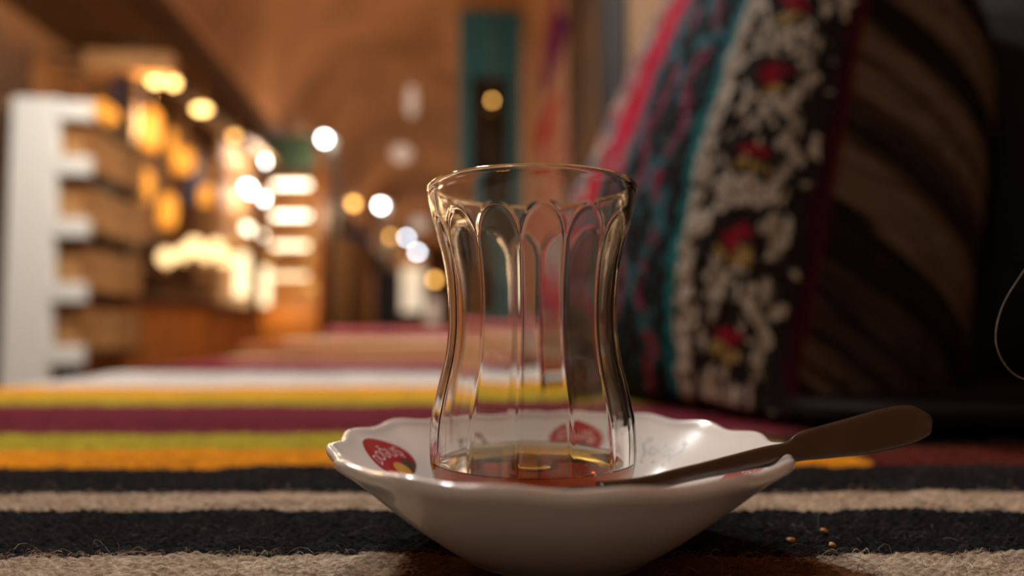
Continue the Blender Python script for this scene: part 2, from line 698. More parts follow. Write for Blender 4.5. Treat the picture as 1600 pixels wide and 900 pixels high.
def text_mesh(body, width):
    cu = bpy.data.curves.new('lettering', 'FONT')
    cu.body = body
    cu.align_x = 'CENTER'
    cu.align_y = 'CENTER'
    cu.resolution_u = 3
    o = bpy.data.objects.new('lettering', cu)
    C.objects.link(o)
    bpy.context.view_layer.update()
    dg = bpy.context.evaluated_depsgraph_get()
    me = bpy.data.meshes.new_from_object(o.evaluated_get(dg))
    bpy.data.objects.remove(o)
    bm = bmesh.new()
    bm.from_mesh(me)
    bmesh.ops.triangulate(bm, faces=bm.faces)
    bmesh.ops.subdivide_edges(bm, edges=bm.edges, cuts=1)
    bmesh.ops.triangulate(bm, faces=bm.faces)
    xs = [v.co.x for v in bm.verts]
    s = width / (max(xs) - min(xs))
    mid = (max(xs) + min(xs)) / 2
    P = [((v.co.x - mid) * s, v.co.y * s) for v in bm.verts]
    bm.verts.index_update()
    Fl = [tuple(v.index for v in f.verts) for f in bm.faces]
    bm.free()
    bpy.data.meshes.remove(me)
    return P, Fl


TXT = text_mesh('DOĞUŞ', 1.62)
for deg in (166, 76, -14, -104):
    th = math.radians(deg)
    RU, RV = 1.08, .84
    P, Fl = ellipse_decal(0, 0, RU, RV)
    bd = decal('badge', P, Fl, th, 4.95, .004, M['badge_red'], saucer)
    bd['label'] = 'red oval badge printed inside the saucer'
    P, Fl = ellipse_decal(-.02, -.58, .34, .32, rings=6, n=32)
    decal('gold_flower', clip_to_ellipse(P, RU * .99, RV * .99), Fl, th, 4.95, .008, M['badge_gold'], bd)
    P, Fl = ellipse_decal(.54, -.50, .29, .34, rings=6, n=32)
    decal('brown_leaf', clip_to_ellipse(P, RU * .99, RV * .99), Fl, th, 4.95, .007, M['badge_brown'], bd)
    P, Fl = TXT
    decal('lettering', [(u, v * 1.25 + .12) for u, v in P], Fl, th, 4.95, .009, M['badge_white'], bd)


def ribbon2d(pts, wd):
    P, Fl = [], []
    for i, (x, y) in enumerate(pts):
        a = pts[max(i - 1, 0)]
        b_ = pts[min(i + 1, len(pts) - 1)]
        dx, dy = b_[0] - a[0], b_[1] - a[1]
        q = math.hypot(dx, dy) or 1
        wq = wd * (.35 + .65 * math.sin(PI * (i + .5) / len(pts)))
        P += [(x - dy / q * wq, y + dx / q * wq), (x + dy / q * wq, y - dx / q * wq)]
    for i in range(len(pts) - 1):
        Fl.append((2 * i, 2 * i + 2, 2 * i + 3, 2 * i + 1))
    return P, Fl


def spiral(cx_, cy_, r, a0, turns, flip=1, n=22):
    return [(cx_ + flip * r * (1 - .75 * i / n) * math.cos(a0 + turns * 2 * PI * i / n), cy_ + r * (1 - .75 * i / n) * math.sin(a0 + turns * 2 * PI * i / n)) for i in range(n + 1)]


def ornament(th, r0):
    P, Fl = [], []

    def add(p, f):
        k = len(P)
        P.extend(p)
        Fl.extend(tuple(i + k for i in q) for q in f)
    for s in (-1, 1):
        tail = [(s * .62 + s * .14 * math.sin(q * 5.5), .48 - q * .85) for q in np.linspace(0, 1, 16)]
        add(*ribbon2d(tail, .055))
        add(*ribbon2d(spiral(s * .30, -.02, .20, 0.6, 1.15, s), .05))
        add(*ribbon2d(spiral(s * .70, .50, .11, 2.0, .9, s), .05))
    for x, y, q in ((0, .34, .12), (0, -.46, .10), (-.42, -.52, .08), (.42, -.52, .08), (0, .02, .06)):
        add([(x, y + q), (x + q * .8, y), (x, y - q), (x - q * .8, y)], [(0, 3, 2, 1)])
    o = decal('gilt_ornament', P, Fl, th, r0, .005, M['gilt'], saucer)
    o['label'] = 'small gilt scroll ornament inside the saucer'


for deg in (41, 126, -59, -149):
    ornament(math.radians(deg), 4.75)

# ------------------------------------------------------------------ tea glass
GX, GY = .00572, .1940
ZB = .0064                       # underside of the glass on the saucer floor
d_ = .1940
meas = [(256, 160.5), (291, 166), (312, 163), (334, 158), (360, 151), (388, 143.5), (420, 136.5), (455, 132.3), (487, 131), (520, 131.5), (560, 136.5), (600, 146.0), (628, 152.5), (655, 157.3), (690, 159.3), (720, 158.2), (748, 152)]
outer = []
for y, hpx in meas[1:]:
    s = hpx / F
    r = d_ * s / math.sqrt(1 + s * s)
    z = HC - (y - 515) / F * (d_ * d_ - r * r) / d_
    outer.append((r, z))
outer.sort(key=lambda q: q[1])
zb0 = outer[0]
base_pts = [(.0180, ZB + .0002), (.0218, ZB + .0008), (.0243, ZB + .0026), (.0258, ZB + .0052)]
outer = [q for q in base_pts if q[1] < zb0[1] - .001] + outer
po = spline([(r, z, 0) for r, z in outer], 14)
Ro = np.array([p.x for p in po])
Zo = np.array([p.y for p in po])
ZT = Zo[-1]
print('glass height', ZT - ZB, 'rim z', ZT, 'outer', [(round(a * 100, 2), round(b_ * 100, 2)) for a, b_ in outer])
NFAC = 14
NG = NFAC * 36
FACE0 = math.radians(-90 - 8.3)   # phase of the flutes


def sstep(x):
    x = max(0.0, min(1.0, x))
    return x * x * (3 - 2 * x)


LOBE_SAG, GROOVE = .00018, .00014


def glass_out(r, z, th):
    """pressed side: softly cushioned panels with arched tops, a fine groove round each"""
    a = abs(((th - FACE0) / (2 * PI / NFAC)) % 1 - .5)      # 0 mid panel, .5 between panels
    q = (z - ZB) / (ZT - ZB)
    fade = sstep((q - .13) / .17)
    wv = .485
    e = 0.0
    if q > .80:
        e = (q - .80) / .108
        wv = .485 * math.sqrt(max(0.0, 1 - e * e)) if e < 1 else 0.0
    if wv > 0 and a < wv:
        x = a / .485
        k = max(0.0, 1 - x * x - max(0.0, e) ** 2)
        bul = LOBE_SAG * k
    else:
        bul = 0.0
    # groove along the outline of the panel
    if q <= .80:
        d = abs(a - .485)
    else:
        d = abs(math.hypot(a / .485, e) - 1) * .485
    g = math.exp(-(d / .035) ** 2)
    return r + fade * (bul - GROOVE * g)


V, Fc, rows = [], [], []


def ring(fn):
    rows.append(list(range(len(V), len(V) + NG)))
    for k in range(NG):
        th = 2 * PI * k / NG
        r, z = fn(th)
        V.append((r * math.cos(th), r * math.sin(th), z))


def pole(z):
    rows.append([len(V)])
    V.append((0, 0, z))


pole(ZB + .0012)
for q in (.4, .75, .95):
    ring(lambda th, q=q: (.0172 * q, ZB + .0012 - .0010 * q ** 4))
dense_z = np.unique(np.concatenate([np.linspace(ZB + .0002, ZB + .02, 30), np.linspace(ZB + .02, ZT - .018, 60), np.linspace(ZT - .018, ZT - .0012, 60)]))
for z in dense_z:
    r = float(np.interp(z, Zo, Ro))
    ring(lambda th, r=r, z=z: (glass_out(r, z, th), z))
# fire-polished lip: a slightly thickened round bead
RT = Ro[-1]
TH_T = .0024
for q in np.linspace(-PI / 2 * .55, PI * 1.05, 14)[1:]:
    rr = RT - TH_T / 2 + (TH_T / 2 + .00006) * math.cos(q)
    zz = ZT + .00125 * math.sin(q) - .0002
    ring(lambda th, rr=rr, zz=zz: (rr, zz))
ZIB = ZB + .0086                  # thick bottom
inner = []
for z in np.linspace(ZT - .0016, ZIB + .0050, 110):
    q = (z - ZIB) / (ZT - ZIB)
    thick = .0022 + .0008 * (1 - q) ** 1.5
    inner.append((float(np.interp(z, Zo, Ro)) - thick, z, float(np.interp(z, Zo, Ro))))
re = inner[-1][0]
for q in np.linspace(0, 1, 12)[1:]:
    a = q * PI / 2
    inner.append((re - .0085 * (1 - math.cos(a)), ZIB + .0050 * (1 - math.sin(a))))
rr0 = inner[-1][0]
for q in (.75, .5, .25):
    inner.append((rr0 * q, ZIB + .0007 * (1 - q * q)))
for it in inner:
    r, z = it[:2]
    if len(it) == 3:
        # the pressed wall: the bore follows the flutes softly
        ring(lambda th, r=r, z=z, ro=it[2]: (r, z))
    else:
        ring(lambda th, r=r, z=z: (r, z))
pole(ZIB + .0008)
for a, b_ in zip(rows, rows[1:]):
    for k in range(NG):
        k2 = (k + 1) % NG
        if len(a) == 1:
            Fc.append((a[0], b_[k2], b_[k]))
        elif len(b_) == 1:
            Fc.append((a[k], a[k2], b_[0]))
        else:
            Fc.append((a[k], a[k2], b_[k2], b_[k]))
M['glass'] = glass_mat('clear_glass', (.985, .985, .975), 1.48)
tea_glass = obj('tea_glass', V, Fc, M['glass'])
bmx = bmesh.new()
bmx.from_mesh(tea_glass.data)
bmesh.ops.recalc_face_normals(bmx, faces=bmx.faces)
bmx.to_mesh(tea_glass.data)
bmx.free()
tea_glass.location = (GX, GY, 0)
tag(tea_glass, 'clear tulip-waisted tea glass with fluted sides, almost empty, on the white saucer', 'glass')

# tea left in the glass
ZTEA = ZIB + .0086
inn = sorted(inner, key=lambda q: q[1])
IR = np.array([q[0] for q in inn])
IZ = np.array([q[1] for q in inn])
tp = [(0, ZIB + .0004)]
for z in np.linspace(ZIB + .0002, ZTEA + .0008, 22):
    tp.append((float(np.interp(z, IZ, IR)) + .00025, z - .00015))
rte = tp[-1][0]
for q, dz in ((.985, -.0004), (.955, -.0007), (.9, -.00078), (.6, -.0008), (.3, -.0008)):
    tp.append((rte * q, ZTEA + .0008 + dz))
tp.append((0, ZTEA))
V, Fc = lathe(tp, 96)
M['tea'] = glass_mat('amber_tea', (1, 1, 1), 1.33, absorb=((.93, .73, .1), 215))
tea = obj('tea', V, Fc, M['tea'])
bmx = bmesh.new()
bmx.from_mesh(tea.data)
bmesh.ops.recalc_face_normals(bmx, faces=bmx.faces)
bmx.to_mesh(tea.data)
bmx.free()
tea.location = (GX, GY, 0)
tag(tea, 'last sip of amber tea at the bottom of the fluted glass', 'tea')

# ------------------------------------------------------------------ teaspoon
M['steel'] = mat('worn_steel', (.105, .092, .086), .28, metal=1.0, var=.12, scale=90, bump=.05, bscale=300)
sp_root = empty('teaspoon', (.045, .161, .027), 'dark steel teaspoon lying across the saucer rim, handle to the right', 'spoon')


def sl(p): return Vector(p) - Vector((.045, .161, .027))


# spine from the neck to the handle end, with half widths
A0 = at(935, 763, .1535)
spine = [(at(935, 765, .1525), .0018), (at(1000, 757.5, .1562), .0017), (at(1060, 744, .1595), .0018), (at(1100, 735, .1618), .0019), (at(1150, 724, .1648), .0022), (at(1200, 713, .1680), .0025), (at(1236, 706, .1702), .0026),
         (at(1262, 696, .1718), .0037), (at(1300, 688.5, .1742), .0043), (at(1350, 678.5, .1772), .0050), (at(1400, 666, .1800), .0053), (at(1428, 659, .1816), .0048), (at(1444, 655, .1826), .0035), (at(1451, 653, .1830), .0012)]
cen = spline([p for p, _ in spine], 5)
hwid = [q.x for q in spline([(h, 0, 0) for _, h in spine], 5)]
V, Fc = [], []
NQ = 12
for i, p in enumerate(cen):
    tn = (cen[min(i + 1, len(cen) - 1)] - cen[max(i - 1, 0)]).normalized()
    nrm = Vector((.12, -.88, .42))
    nrm = (nrm - tn * nrm.dot(tn)).normalized()
    side = tn.cross(nrm).normalized()
    th_ = .00075 if hwid[i] > .002 else .0010
    for k in range(NQ):
        a = 2 * PI * k / NQ
        ca, sa = math.cos(a), math.sin(a)
        V.append(sl(p + side * (hwid[i] * math.copysign(abs(ca) ** .6, ca)) + nrm * (th_ * math.copysign(abs(sa) ** .8, sa))))
for i in range(len(cen) - 1):
    for k in range(NQ):
        k2 = (k + 1) % NQ
        Fc.append((i * NQ + k, i * NQ + k2, (i + 1) * NQ + k2, (i + 1) * NQ + k))
Fc.append(tuple(range(NQ))[::-1])
Fc.append(tuple(range((len(cen) - 1) * NQ, len(cen) * NQ)))
obj('handle', V, Fc, M['steel'], sp_root)
# bowl, hidden mostly behind the near rim of the saucer
V, Fc = [], []
bl, bw, bd_ = .030, .0070, .0032
o0 = cen[0]
axis = Vector((-.985, .0, -.20)).normalized()
nb = Vector((.0, -.1, .99))
nb = (nb - axis * nb.dot(axis)).normalized()
sb = axis.cross(nb)
NUb, NVb = 22, 18
for lay in (0, 1):
    for i in range(NUb + 1):
        q = i / NUb
        hw_ = bw * math.sin(PI * min(1, (q * .97 + .015)) ** .85) ** .62
        for j in range(NVb + 1):
            x = -1 + 2 * j / NVb
            dep = bd_ * (1 - x * x) * math.sin(PI * q) ** .7
            p = o0 + axis * (bl * q) + sb * (hw_ * x) - nb * (dep - lay * -.0008 + .0)
            V.append(sl(p))
n1 = (NUb + 1) * (NVb + 1)
gf = grid_faces(NUb + 1, NVb + 1)
Fc = [tuple(f) for f in gf] + [tuple(i + n1 for i in f[::-1]) for f in gf]
border = [i * (NVb + 1) for i in range(NUb + 1)] + [NUb * (NVb + 1) + j for j in range(1, NVb + 1)] + [i * (NVb + 1) + NVb for i in range(NUb - 1, -1, -1)] + [j for j in range(NVb - 1, 0, -1)]
for a, b_ in zip(border, border[1:] + border[:1]):
    Fc.append((a, b_, b_ + n1, a + n1))
obj('bowl', V, Fc, M['steel'], sp_root)

# ------------------------------------------------------------------ big cushion leaning at the right
NBc, NTc = at(1232, 647, .43), at(1378, -150, .52)
FBc, FTc = at(805, 566, .78), at(1100, -110, .88)
nrm = (NTc - NBc).cross(FBc - NBc).normalized()
if nrm.x > 0:
    nrm = -nrm
cush_o = Vector((.2, .6, 0.001))
cushion = empty('floor_cushion', cush_o, 'large stuffed rug cushion with red, teal and black floral bands, leaning on the right', 'cushion')


def bil(s, t):
    s, t = s[..., None], t[..., None]
    A, B, Cc, D = (np.array(q) for q in (NBc, FBc, NTc, FTc))
    return (1 - s) * (1 - t) * A + s * (1 - t) * B + (1 - s) * t * Cc + s * t * D


def settle(P):
    z = P[..., 2]
    P[..., 2] = np.where(z < .02, .0015 + np.log1p(np.exp(np.clip((z - .004) / .006, -40, 40))) * .006 * .75, z)
    return P


nr = np.array(nrm)
g = np.linspace(0, 1, 360)
Sg, Tg = np.meshgrid(g, g, indexing='ij')
ew = .5 - .5 * np.cos(PI * Sg), .5 - .5 * np.cos(PI * Tg)
Sg, Tg = .55 * Sg + .45 * ew[0], .55 * Tg + .45 * ew[1]
Pf = bil(Sg, Tg)
bul = ((1 - np.abs(2 * Sg - 1) ** 2.6) * (1 - np.abs(2 * Tg - 1) ** 2.6)) ** .8
tuft = vnoise(Sg * 120, Tg * 150, 31) * .6 + vnoise(Sg * 50, Tg * 60, 32) * .4
edge = np.clip(bul * 6, 0, 1)
Pf = Pf + nr * (.055 * bul + .004 * tuft * edge)[..., None]
Pf = settle(Pf)


def mixc(c, mask, colr):
    c[mask] = colr


S, T = Sg, Tg
wv = (vnoise(S * 30, T * 34, 41) - .5) * .018
s_ = S + wv
colf = np.zeros(S.shape + (3,))
colf[:] = (.030, .006, .009)
# black floral band edged in white knots
B0, B1, B2, B3 = .015, .245, .55, .67
blk = (s_ > B0) & (s_ < B1)
colf[blk] = (.016, .013, .014)
n1_ = vnoise(S * 50, T * 32, 42)
n2_ = vnoise(S * 100, T * 72, 43)
n3_ = vnoise(S * 40, T * 24, 44)
NP = 6.4
tw = T + (vnoise(S * 36, T * 36, 45) - .5) * .028
ph_ = (tw * NP + .35) % 1
ctr = (s_ - .128) / .085
cream = blk & ((((ph_ - .5) / .20) ** 2 + (ctr / .80) ** 2 < 1) | ((n1_ > .72) & (n2_ > .35)) | (np.abs(np.abs(ctr) - .62 - .28 * np.cos(2 * PI * ph_)) < .11)) & (n2_ > .37) & (n3_ > .26)
colf[cream] = (.37, .36, .335)
yel = blk & (((ph_ - .80) / .075) ** 2 + ((np.abs(ctr) - .12) / .34) ** 2 < 1) & (n2_ > .33)
colf[yel] = (.29, .22, .085)
dn = np.minimum(ph_, 1 - ph_)
redz = blk & (np.abs(dn) / .13 + np.abs(ctr + .05) / .48 < 1) & (n2_ > .2)
colf[redz] = (.20, .012, .028)
mixc(colf, (np.abs(s_ - B1 + .012) < .020) & (n2_ > .30), (.36, .345, .32))
mixc(colf, (np.abs(s_ - .062) < .010) & (n2_ > .50), (.26, .245, .22))
# teal band
tb = (s_ >= B1 + .008) & (s_ < B2)
colf[tb] = (.024, .092, .125)
a1 = vnoise(S * 26, T * 16, 51)
a2 = vnoise(S * 50, T * 30, 52)
ct = (s_ - .405) / .15
zz = np.abs(((tw * 5.2 + .2) % 1) - .5) * 2                 # zigzag of linked lozenges
loz = np.abs(ct) * .95 + zz * .62
mixc(colf, tb & (np.abs(loz - .62) > .10) & (a1 > .14), (.011, .011, .014))
mixc(colf, tb & (np.abs(loz - .62) < .05), (.024, .12, .155))
mixc(colf, tb & (np.abs(a2 - .5) < .022), (.024, .13, .165))
mixc(colf, tb & (np.abs(np.abs(ct) - .55 + .38 * zz) < .085) & (a2 > .40), (.19, .020, .058))
mixc(colf, (np.abs(s_ - B1 - .020) < .012), (.010, .15, .185))
mixc(colf, (np.abs(s_ - B2 + .018) < .020), (.050, .10, .14))
# red strip, then a pale floral border
rs = (s_ >= B2) & (s_ < B3)
colf[rs] = (.40, .010, .042)
b1 = vnoise(S * 34, T * 22, 61)
mixc(colf, rs & (b1 > .80), (.25, .12, .13))
fb = s_ >= B3
colf[fb] = (.20, .15, .15)
b2 = vnoise(S * 55, T * 30, 62)
mixc(colf, fb & (b1 > .55), (.42, .32, .27))
mixc(colf, fb & (b2 > .66), (.33, .02, .05))
mixc(colf, fb & (b2 < .22), (.05, .045, .06))
mixc(colf, fb & (b1 < .25) & (b2 > .4), (.08, .17, .21))
mixc(colf, s_ > .965, (.17, .17, .20))
colf *= (.95 + .6 * vnoise(S * 200, T * 240, 63))[..., None]
M['tufted'] = vcol_mat('tufted_rug_face', .95, bump=.5, bscale=420, spec=.05, dist=.002)
Vc = (Pf - np.array(cush_o)).reshape(-1, 3)
fp = obj('front_panel', Vc, grid_faces(360, 360), M['tufted'], cushion, col=colf.reshape(-1, 3))
fp['label'] = 'tufted front with floral bands'
# plain striped back and sides
g = np.linspace(0, 1, 200)
Sg, Tg = np.meshgrid(g, g, indexing='ij')
Sg, Tg = .5 - .5 * np.cos(PI * Sg), .5 - .5 * np.cos(PI * Tg)
Pb = bil(Sg, Tg)
bul = ((1 - np.abs(2 * Sg - 1) ** 5) * (1 - np.abs(2 * Tg - 1) ** 5)) ** .5
near_out = np.array((NBc - FBc).normalized())
sag = np.sin(PI * np.clip(bul, 0, 1)) * (1 - Sg) * .03
Pb = Pb - nr * (.25 * bul)[..., None] + near_out * sag[..., None]
Pb = settle(Pb)
tt = Tg + (vnoise(Sg * 16, Tg * 30, 71) - .5) * .018 + .19 * bul
q1 = vnoise(tt * 0, tt * 44, 72)
q2 = vnoise(tt * 0, tt * 90, 73)
colb = np.zeros(Sg.shape + (3,))
colb[:] = (.060, .038, .026)
mixc(colb, (q1 > .52), (.125, .088, .060))
mixc(colb, (q1 < .34), (.013, .011, .010))
mixc(colb, (q2 > .74), (.022, .016, .013))
mixc(colb, (q1 > .70), (.155, .115, .080))
colb *= (.56 + .55 * vnoise(Sg * 300, Tg * 90, 74))[..., None]
seam = bul < .015
colb[seam] = (.075, .012, .014)
Vc = (Pb - np.array(cush_o)).reshape(-1, 3)
M['kilim_back'] = vcol_mat('brown_striped_weave', .95, bump=.4, bscale=700, spec=.05, dist=.001)
bpnl = obj('back_panel', Vc, [f[::-1] for f in grid_faces(200, 200)], M['kilim_back'], cushion, col=colb.reshape(-1, 3))
bpnl['label'] = 'brown and black striped side and back'

# near-black bolster, added to stand for the shade in the corner beyond the cushion
M['shadeblack'] = mat('shade_black_cloth', (.018, .015, .013), .95, var=.3, scale=40, bump=.3, bscale=300)


def soft_block(name, c, half, rz, m, p=4.0, n=40):
    V = []
    for i in range(n + 1):
        ph = -PI / 2 + PI * i / n
        for k in range(2 * n):
            th = PI * k / n

            def sg(v, e): return math.copysign(abs(v) ** e, v)
            e = 2 / p
            V.append((half[0] * sg(math.cos(ph), e) * sg(math.cos(th), e), half[1] * sg(math.cos(ph), e) * sg(math.sin(th), e), half[2] * sg(math.sin(ph), e)))
    Fc = []
    for i in range(n):
        for k in range(2 * n):
            k2 = (k + 1) % (2 * n)
            Fc.append((i * 2 * n + k, i * 2 * n + k2, (i + 1) * 2 * n + k2, (i + 1) * 2 * n + k))
    o = obj(name, V, Fc, m)
    o.location = c
    o.rotation_euler = (0, 0, rz)
    return o


bol = soft_block('bolster', W(.60, .90, .331), (.120, .45, .33), PHI, M['shadeblack'], 5.0)
tag(bol, 'black-brown bolster added to fill the deep shade at the right end, against the wall', 'bolster')

M['padshade'] = mat('shade_pad_black', (.008, .0065, .006), .95, var=.3, scale=40, bump=.3, bscale=300, spec=.1)
pad = soft_block('shade_pad', (.2975, .600, .0120), (.1275, .233, .0070), 0, M['padshade'], 7.0)  # flat black pad added to darken the kilim where shade lies
tag(pad, 'thin black-brown pad added as shade on the kilim under the right edge of the rug cushion', 'pad')

# loose thread standing up at the right
pts = spline([at(1690, 800, .215), at(1668, 560, .21), at(1640, 592, .205), at(1600, 592, .20), at(1572, 572, .20), at(1556, 535, .20), at(1562, 490, .20), at(1585, 445, .20), at(1625, 400, .20), at(1680, 420, .205), at(1705, 600, .21), at(1720, 842, .21)], 8)
pts = [Vector((p.x, p.y, max(p.z, .0004))) for p in pts]
V, Fc = tube(pts, .00007, 6)
M['thread'] = mat('pale_thread', (.55, .5, .45), .7)
tag(obj('loose_thread', V, Fc, M['thread']), 'thin pale loose thread looping up beside the dark bolster', 'thread')

# ================================================================== the bazaar beyond
def copy_tree(o, parent=None):
    c = o.copy()
    C.objects.link(c)
    c.parent = parent
    for ch in list(o.children):
        copy_tree(ch, c)
    return c


def px(n, Y):
    """metres for a length of n pixels at distance Y"""
    return n / F * Y


# ---- white shelf unit with wooden crates, at the near end of the left side
LS = 3.2
t = empty('shelf_unit', W(-1.866, LS, ZF), 'white painted shelf unit with stacked short shelves, at the left edge', 'shelf', rz=PHI)
box('side_panel', M['whitepaint'], -.085, .115, 0, .035, 0, 1.555, t, .006)
box('back_board', M['walnut'], -.16, -.125, 0, .76, 0, 1.55, t)
lev = [1.485, 1.235, .955, .665, .385]
for z in lev:
    sh = box('shelf', M['walnut'], -.125, .19, .04, .76, z, z + .028, t)
    box('shelf_front', M['whitepaint'], .118, .255, -.01, .034, z - .03, z + .055, sh)
box('plinth', M['walnut'], -.1, .16, .04, .76, 0, .08, t)


def make_crate(wd, dp, ht):
    o = empty('wooden_crate', (0, 0, 0), '', 'crate')
    for nm, x0, x1, y0, y1, z0, z1 in (('end_panel', -wd / 2, wd / 2, 0, .012, 0, ht), ('end_panel', -wd / 2, wd / 2, dp - .012, dp, 0, ht),
                                       ('side_panel', wd / 2 - .012, wd / 2, .013, dp - .013, 0, ht), ('side_panel', -wd / 2, -wd / 2 + .012, .013, dp - .013, 0, ht),
                                       ('bottom_panel', -wd / 2 + .013, wd / 2 - .013, .013, dp - .013, 0, .012)):
        box(nm, M['oak'], x0, x1, y0, y1, z0, z1, o, .003)
    return o


cr = make_crate(.30, .30, .19)
names = ['top', 'second', 'third', 'lowest']
for i, z in enumerate(lev[1:]):
    for j in range(2):
        c = cr if i == 0 and j == 0 else copy_tree(cr)
        c.location = W(-1.866 + .045, LS + .055 + j * .34 + .0, ZF + z + .030)
        c.rotation_euler = (0, 0, PHI)
        c['label'] = 'brown wooden crate on the %s shelf of the white unit, %s' % (['second highest', 'middle', 'second lowest', 'lowest'][i], ['at its white end', 'the one farther in'][j])
        c['category'] = 'crate'
        c['group'] = 'wooden crates on the white shelf unit'

# ---- market stall beyond it
t = empty('market_stall', W(-2.05, 4.06, ZF), 'wooden market stall with orange lamp-lit counter on the left', 'stall', rz=PHI)
box('counter_front', M['orangewood'], .20, .235, 0, 2.75, 0, .68, t)
for k in range(6):
    box('counter_batten', M['orangewood'], .236, .252, .02 + k * .535, .075 + k * .535, .02, .66, t, .003)
box('counter_end', M['orangewood'], -.35, .198, 0, .03, 0, .68, t)
box('counter_top', M['walnut'], -.37, .27, -.02, 2.77, .682, .715, t)
for y in (0.0, 2.68):
    box('post', M['walnut'], .16, .24, y, y + .08, .716, 2.10, t)
box('header_beam', M['oak'], -.02, .46, -.06, .05, 1.98, 2.10, t)
box('side_beam', M['walnut'], .16, .25, .06, 2.75, 2.12, 2.20, t)
box('back_partition', M['partition'], -.38, -.35, .04, 2.7, 0, 2.15, t)
box('stall_shelf', M['walnut'], -.34, -.10, .1, 2.65, 1.15, 1.18, t)

bx_ = box('display_tray', M['walnut'], 0, .30, 0, .90, 0, .10)
bx_.location = W(-2.20, 4.75, ZF + .716)
bx_.rotation_euler = (0, 0, PHI)
tag(bx_, 'long dark wooden tray on the orange stall counter', 'tray')

for y in (.10, .30, .56, .86, 1.16):
    box('lantern_rail', M['walnut'], -.30, .155, y - .012, y + .012, 2.10, 2.125, t, .003)

# lanterns hanging in the stall
def make_lantern(rad, h, m, reach, name='hanging_lantern'):
    o = empty(name, (0, 0, 0), '', 'lantern')
    prof = [(rad * .45, 0), (rad * .86, h * .10), (rad, h * .3), (rad, h * .7), (rad * .86, h * .90), (rad * .45, h)]
    V, Fc = lathe([(q.x, q.y) for q in spline([(r, z, 0) for r, z in prof], 4)], 28)
    obj('shade', V, Fc, m, o)
    V, Fc = lathe([(0, h + .018), (rad * .3, h + .012), (rad * .5, h), (rad * .48, h - .006), (0, h - .006)], 24)
    obj('cap', V, Fc, M['brass'], o)
    V, Fc = lathe([(0, -.014), (rad * .2, -.01), (rad * .5, 0), (rad * .48, .006), (0, .006)], 24)
    obj('base', V, Fc, M['brass'], o)
    V, Fc = tube([(0, 0, h + .015), (0, 0, h + max(.03, reach))], .004, 6)
    obj('chain', V, Fc, M['brass'], o)
    return o


LAN = [(236, 203, 4.2, .055, .27, 'tall amber hanging lantern, tallest and brightest in the stall', 'glow_lantern', 0),
       (181, 166, 4.1, .050, .16, 'tilted amber lantern at the near top corner of the stall', 'glow_lantern', 55),
       (196, 228, 4.3, .045, .13, 'amber lantern below the tilted one, beside the crates', 'glow_lantern', 50),
       (287, 252, 4.6, .065, .17, 'round amber lantern to the right of the tallest lantern', 'glow_lantern', 0),
       (268, 222, 4.9, .030, .19, 'slim amber lantern behind the tallest lantern', 'glow_lantern', 0),
       (221, 290, 4.3, .065, .21, 'broad amber lantern hanging under the tallest one', 'glow_lantern', 0),
       (262, 330, 4.6, .055, .22, 'amber lantern just above the glowing globes', 'glow_lantern', 0),
       (321, 306, 5.2, .045, .15, 'small dim amber lantern towards the far end of the stall', 'glow_lantern', 0),
       (163, 343, 4.0, .040, .09, 'small pale lantern in front of the crates of the second shelf', 'glow_cream', 0)]
for x, y, Y, r, h, lab, gm, tilt in LAN:
    o = make_lantern(r, h, M[gm], 1.652 - at(x, y, Y).z - h / 2 if not tilt else .10)
    o.location = at(x, y, Y) - Vector((0, 0, h / 2))
    if tilt:
        o.rotation_euler = (0, math.radians(-tilt), 0)
    tag(o, lab, 'lantern', 'amber lanterns of the stall')

# spotlights under the stall roof
def make_spot(m, r=.03, wide=1.0):
    o = empty('spotlight', (0, 0, 0), '', 'lamp')
    V, Fc = lathe([(0, -r * .9), (r * .6, -r * .7), (r, 0), (r * .8, r * .6), (0, r * .8)], 24)
    V = [(v[0] * wide, v[1], v[2]) for v in V]
    obj('bulb', V, Fc, m, o)
    V, Fc = lathe([(0, r * 3), (r * .7, r * 2.9), (r * .9, r * 1.2), (r * .7, r * .5), (0, r * .5)], 20)
    obj('housing', V, Fc, M['brass'], o)
    V, Fc = tube([(0, 0, r * 2.8), (0, 0, r * 2.8 + .10)], .006, 6)
    obj('stem', V, Fc, M['brass'], o)
    return o


SPT = [(243, 126, 4.0, 1.3, 'glow_warm', 'bright warm spotlight nearest under the stall header'),
       (271, 130, 4.2, 1.0, 'glow_warm', 'warm spotlight just behind the nearest one of the stall'),
       (315, 171, 4.7, 1.9, 'glow_warm', 'widest warm spotlight, third along the stall roof'),
       (366, 213, 5.4, 1.2, 'glow_orange', 'dimmer orange spotlight at the far end of the stall roof')]
for x, y, Y, wd, gm, lab in SPT:
    o = make_spot(M[gm], .031, wd)
    o.location = at(x, y, Y)
    o.rotation_euler = (0, 0, PHI)
    tag(o, lab, 'lamp', 'spotlights of the stall')
point_light('stall_light', W(-1.72, 4.2, 1.30), 22, (1.0, .56, .22), .12)
point_light('stall_light', W(-1.75, 5.6, 1.25), 22, (1.0, .60, .25), .12)
point_light('stall_light', W(-1.45, 5.0, .75), 9, (1.0, .52, .2), .10)

for l, a, z, e in ((7.5, -1.2, 1.9, 30), (10.5, -.9, 1.8, 32), (14.5, -.8, 1.8, 45), (20, -.8, 1.8, 60), (27, -.7, 1.8, 60)):  # added fill down the passage, lifts the vault and far end
    point_light('passage_fill', W(a, l, z), e, (1.0, .66, .38), .15)
point_light('passage_fill', W(-1.1, 2.7, 1.25), 16, (1.0, .68, .42), .15)  # added warm fill in the aisle, brightens the crates

